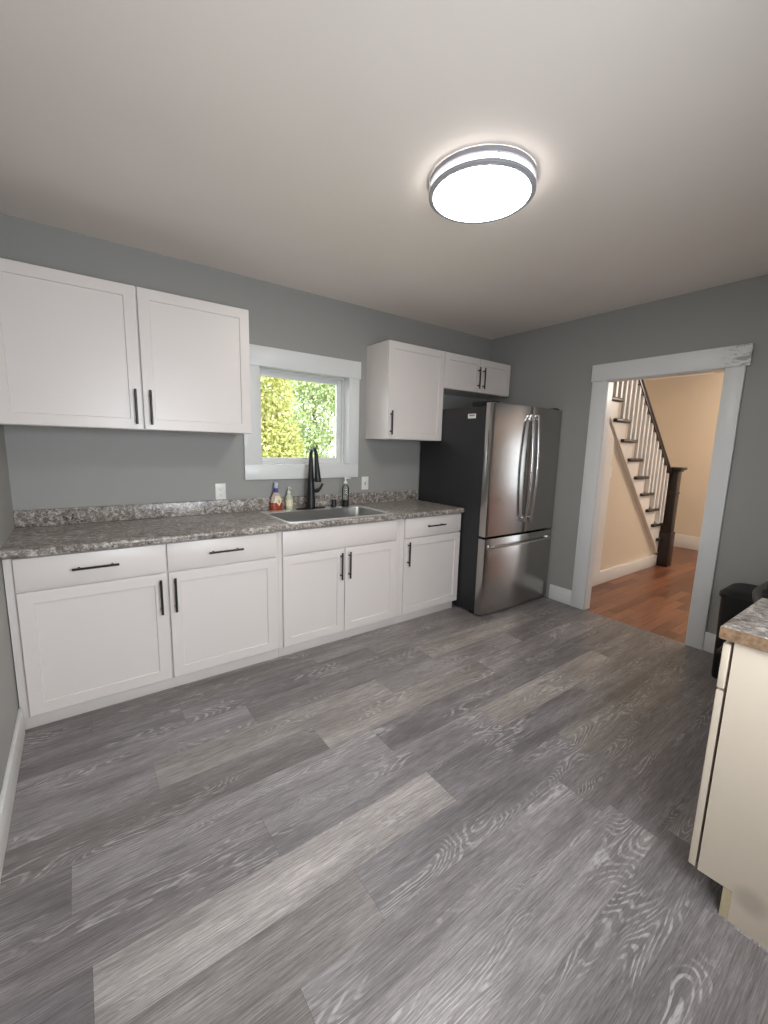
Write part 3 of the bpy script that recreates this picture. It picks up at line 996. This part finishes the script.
for k in range(3):
    a = math.radians(118 + 120 * k)
    px, py = lx + (LR - 0.002) * math.cos(a), ly + (LR - 0.002) * math.sin(a)
    MB().tube([(px, py, H - 0.015), (px, py, H - 0.044)], 0.003, 8).build('clip', M_NICKEL, cl)

# ------------------------------------------------------------------ right-hand run: cabinet, counter, range, bin
PX, PF = 1.84, -2.8          # end panel plane and carcass front
rc = thing('base_cabinet', 'cream-sided base cabinet at the right edge, seen from its flat side panel', 'cabinet', (2.04, -3.1, 0))
MB().prism([(PX, PF, 0.098), (PX, PF - 0.09, 0.103), (PX, PF - 0.09, 0.0), (PX, YB + 0.002, 0.0), (PX, YB + 0.002, 0.884), (PX, PF, 0.884)], (0.018, 0, 0)).build('side_panel', M_CREAM, rc, smooth=False)
MB().box(PX + 0.0185, 2.24, YB + 0.002, PF - 0.001, 0.106, 0.884).build('body', M_CREAM, rc, smooth=False)
MB().box(PX + 0.0005, PX + 0.018, PF - 0.0895, PF - 0.068, 0.0, 0.1).build('toe_board_edge', M_PLY, rc, smooth=False)
MB().box(PX + 0.0185, 2.24, PF - 0.0895, PF - 0.079, 0.0, 0.104).build('toe_kick', M_KICK, rc, smooth=False)
YD2 = PF + 0.027
drr = shaker(PX + 0.003, 2.235, 0.1, 0.715, YD2, 1).build('door', M_CREAM, rc)
dww = slab(PX + 0.003, 2.235, 0.724, 0.866, YD2, 1).build('drawer', M_CREAM, rc)
bar_handle(drr, 2.19, 0.6, YD2, 0.19, True, 1)
bar_handle(dww, 2.04, 0.795, YD2, 0.19, False, 1)
c2 = MB()
rounded_counter(c2, PX - 0.018, 2.252, PF + 0.035, YB + 0.001, 0.885, 0.926, 0.008)
c2o = c2.build('countertop', M_GRAN, origin=(2.04, -3.1, 0.885))
tag(c2o, 'short granite-look countertop with raw edge at right edge, on the cream cabinet', 'countertop')
# raw end of the slab
e2 = MB()
rounded_counter(e2, PX - 0.0188, PX - 0.0181, PF + 0.0345, YB + 0.002, 0.8855, 0.9235, 0.007)
e2.build('raw_end', M_PART, c2o, smooth=False)

rg = thing('kitchen_range', 'black range with dark grey bar handle beyond the short counter at right edge', 'stove', (2.64, -3.1, 0))
RX0, RX1, RF = 2.262, 3.02, -2.815
MB().box(RX0, RX1, YB + 0.01, RF - 0.002, 0.04, 0.90, 0.004).build('body', M_RBLK, rg)
MB().box(RX0, RX1, YB + 0.01, RF + 0.03, 0.9005, 0.916, 0.005).build('cooktop', M_RBLK, rg)
od = MB().box(RX0 + 0.004, RX1 - 0.004, RF - 0.001, RF + 0.035, 0.20, 0.86, 0.006).build('oven_door', M_RBLK, rg)
MB().box(RX0 + 0.004, RX1 - 0.004, RF - 0.001, RF + 0.03, 0.045, 0.19, 0.006).build('storage_drawer', M_RBLK, rg)
hp = []
for i in range(9):
    t_ = math.pi / 2 * i / 8
    hp.append((RX0 + 0.02 + 0.11 * (1 - math.cos(t_)), RF + 0.03 + 0.055 * math.sin(t_), 0.862 + 0.05 * math.sin(t_)))
hq = [(RX1 + RX0 - x, y, z) for x, y, z in hp[::-1]]
MB().tube(hp + hq, 0.014, 12).build('door_handle', M_RGRY, rg)
for (x, y) in ((2.45, -2.98), (2.83, -2.98), (2.45, -3.28), (2.83, -3.28)):
    MB().lathe(x, y, [(0.085, 0.9162), (0.085, 0.92), (0.06, 0.921)], 24).build('burner', M_RGRY, rg)
for s in (0.05, 0.7):
    MB().lathe(RX0 + s, -2.9, [(0.02, 0), (0.02, 0.04)], 12).build('foot', M_GASKET, rg)
    MB().lathe(RX0 + s, -3.35, [(0.02, 0), (0.02, 0.04)], 12).build('foot', M_GASKET, rg)

bn = thing('trash_can', 'black plastic trash can with flat lid against the grey wall beside the doorway', 'trash can', (3.72, -2.56, 0))
bx0, bx1, by0, by1 = 3.49, 3.87, -2.80, -2.325
loft([rrect(bx0 + 0.05, bx1 - 0.02, by0 + 0.03, by1 - 0.03, 0.03, 0.0), rrect(bx0 + 0.045, bx1 - 0.015, by0 + 0.025, by1 - 0.025, 0.035, 0.01), rrect(bx0 + 0.012, bx1 - 0.005, by0 + 0.01, by1 - 0.01, 0.08, 0.545)], True, True).build('bin_body', M_BIN, bn)
loft([rrect(bx0, bx1, by0, by1, 0.09, 0.5455), rrect(bx0, bx1, by0, by1, 0.09, 0.568), rrect(bx0 + 0.02, bx1 - 0.02, by0 + 0.02, by1 - 0.02, 0.085, 0.588), rrect(bx0 + 0.07, bx1 - 0.07, by0 + 0.07, by1 - 0.07, 0.06, 0.598)], True, True).build('lid', M_BIN, bn)

# ------------------------------------------------------------------ outside the window
struct('ground_outside', MB().box(-8, 22, 0.2, 30, -0.8, -0.6), M_GRASS, smooth=False)
def leaf_cloud(name, mat, parent, blobs, n, size, seed):
    rnd = random.Random(seed)
    bm = bmesh.new()
    o = Vector(parent['_o'])
    wts = [b[3] ** 2 for b in blobs]
    for _ in range(n):
        bx, by, bz_, br, sq = rnd.choices(blobs, wts)[0]
        while True:
            v = Vector((rnd.uniform(-1, 1), rnd.uniform(-1, 1), rnd.uniform(-1, 1)))
            if 0.15 < v.length < 1:
                break
        v = v.normalized() * (v.length ** 0.5)
        c = Vector((bx, by, bz_)) + Vector((v.x * br, v.y * br, v.z * br * sq)) - o
        s = size * rnd.uniform(0.6, 1.3)
        a = Vector((rnd.gauss(0, 1), rnd.gauss(0, 1), rnd.gauss(0, 1))).normalized()
        b = a.cross(Vector((rnd.gauss(0, 1), rnd.gauss(0, 1), rnd.gauss(0, 1)))).normalized()
        p = [c - a * s, c + b * s * 0.45, c + a * s, c - b * s * 0.45]
        bm.faces.new([bm.verts.new(q) for q in p])
    me = bpy.data.meshes.new(name)
    bm.to_mesh(me)
    bm.free()
    me.materials.append(mat)
    ob = bpy.data.objects.new(name, me)
    S.collection.objects.link(ob)
    ob.parent = parent
    return ob
def tree(label, x, y, blobs, leaf_mat, n, size, seed, trunk_r, limbs):
    t = thing('tree', label, 'tree', (x, y, -0.6), 'trees outside the sink window')
    m = MB()
    for path, rr in limbs:
        m.tube(path, rr, 10)
    m.build('trunk', M_BARK, t)
    leaf_cloud('foliage', leaf_mat, t, blobs, n, size, seed)
tree('yellow-green leafy tree filling the left half of the sink window', 3.4, 6.0,
     [(3.3, 6.0, 1.0, 1.0, 1.2), (2.7, 6.3, 2.2, 1.1, 1.1), (3.75, 6.1, 1.6, 0.75, 1.2), (3.2, 6.2, 3.1, 1.0, 0.9), (2.2, 6.4, 0.8, 1.2, 1.2), (4.1, 6.2, 0.7, 0.7, 1.0), (3.7, 6.4, 2.5, 0.8, 1.0), (4.0, 6.3, 1.3, 0.7, 1.0)],
     M_LEAFY, 30000, 0.055, 3, 0.1, [([(3.4, 6.0, -0.6), (3.35, 6.1, 0.8), (3.2, 6.2, 2.4)], [0.12, 0.09, 0.04]), ([(3.36, 6.1, 0.6), (2.7, 6.3, 1.8)], [0.06, 0.03])])
tree('pale green airy tree with bare branches at the right of the sink window', 7.4, 9.5,
     [(6.6, 9.5, 2.6, 1.0, 1.2), (7.2, 9.6, 1.0, 0.9, 1.0), (6.2, 9.3, 1.2, 0.8, 1.2), (7.6, 9.8, 3.6, 1.3, 0.7), (6.2, 9.5, 4.0, 1.3, 0.8), (8.4, 9.8, 0.4, 1.0, 0.7), (7.0, 9.6, 3.4, 1.2, 0.8), (6.4, 9.6, 0.4, 1.1, 0.8), (8.0, 9.9, 3.2, 0.9, 0.6), (5.6, 9.6, 2.4, 0.9, 1.0), (5.5, 9.6, 1.4, 0.8, 1.0), (6.6, 9.9, 1.9, 0.9, 0.8)],
     M_LEAFG, 26000, 0.065, 5, 0.1, [([(6.7, 9.5, -0.6), (6.75, 9.5, 1.5), (6.6, 9.5, 3.4)], [0.11, 0.08, 0.04]), ([(6.75, 9.5, 1.0), (7.6, 9.5, 1.9), (8.4, 9.6, 2.2)], [0.05, 0.035, 0.015]),
      ([(6.75, 9.5, 1.6), (7.5, 9.6, 2.7), (8.3, 9.6, 3.2)], [0.045, 0.03, 0.012]), ([(6.75, 9.5, 0.7), (7.8, 9.5, 1.2), (8.6, 9.5, 1.3)], [0.045, 0.03, 0.012])])

for o in bpy.data.objects:
    if '_o' in o:
        del o['_o']
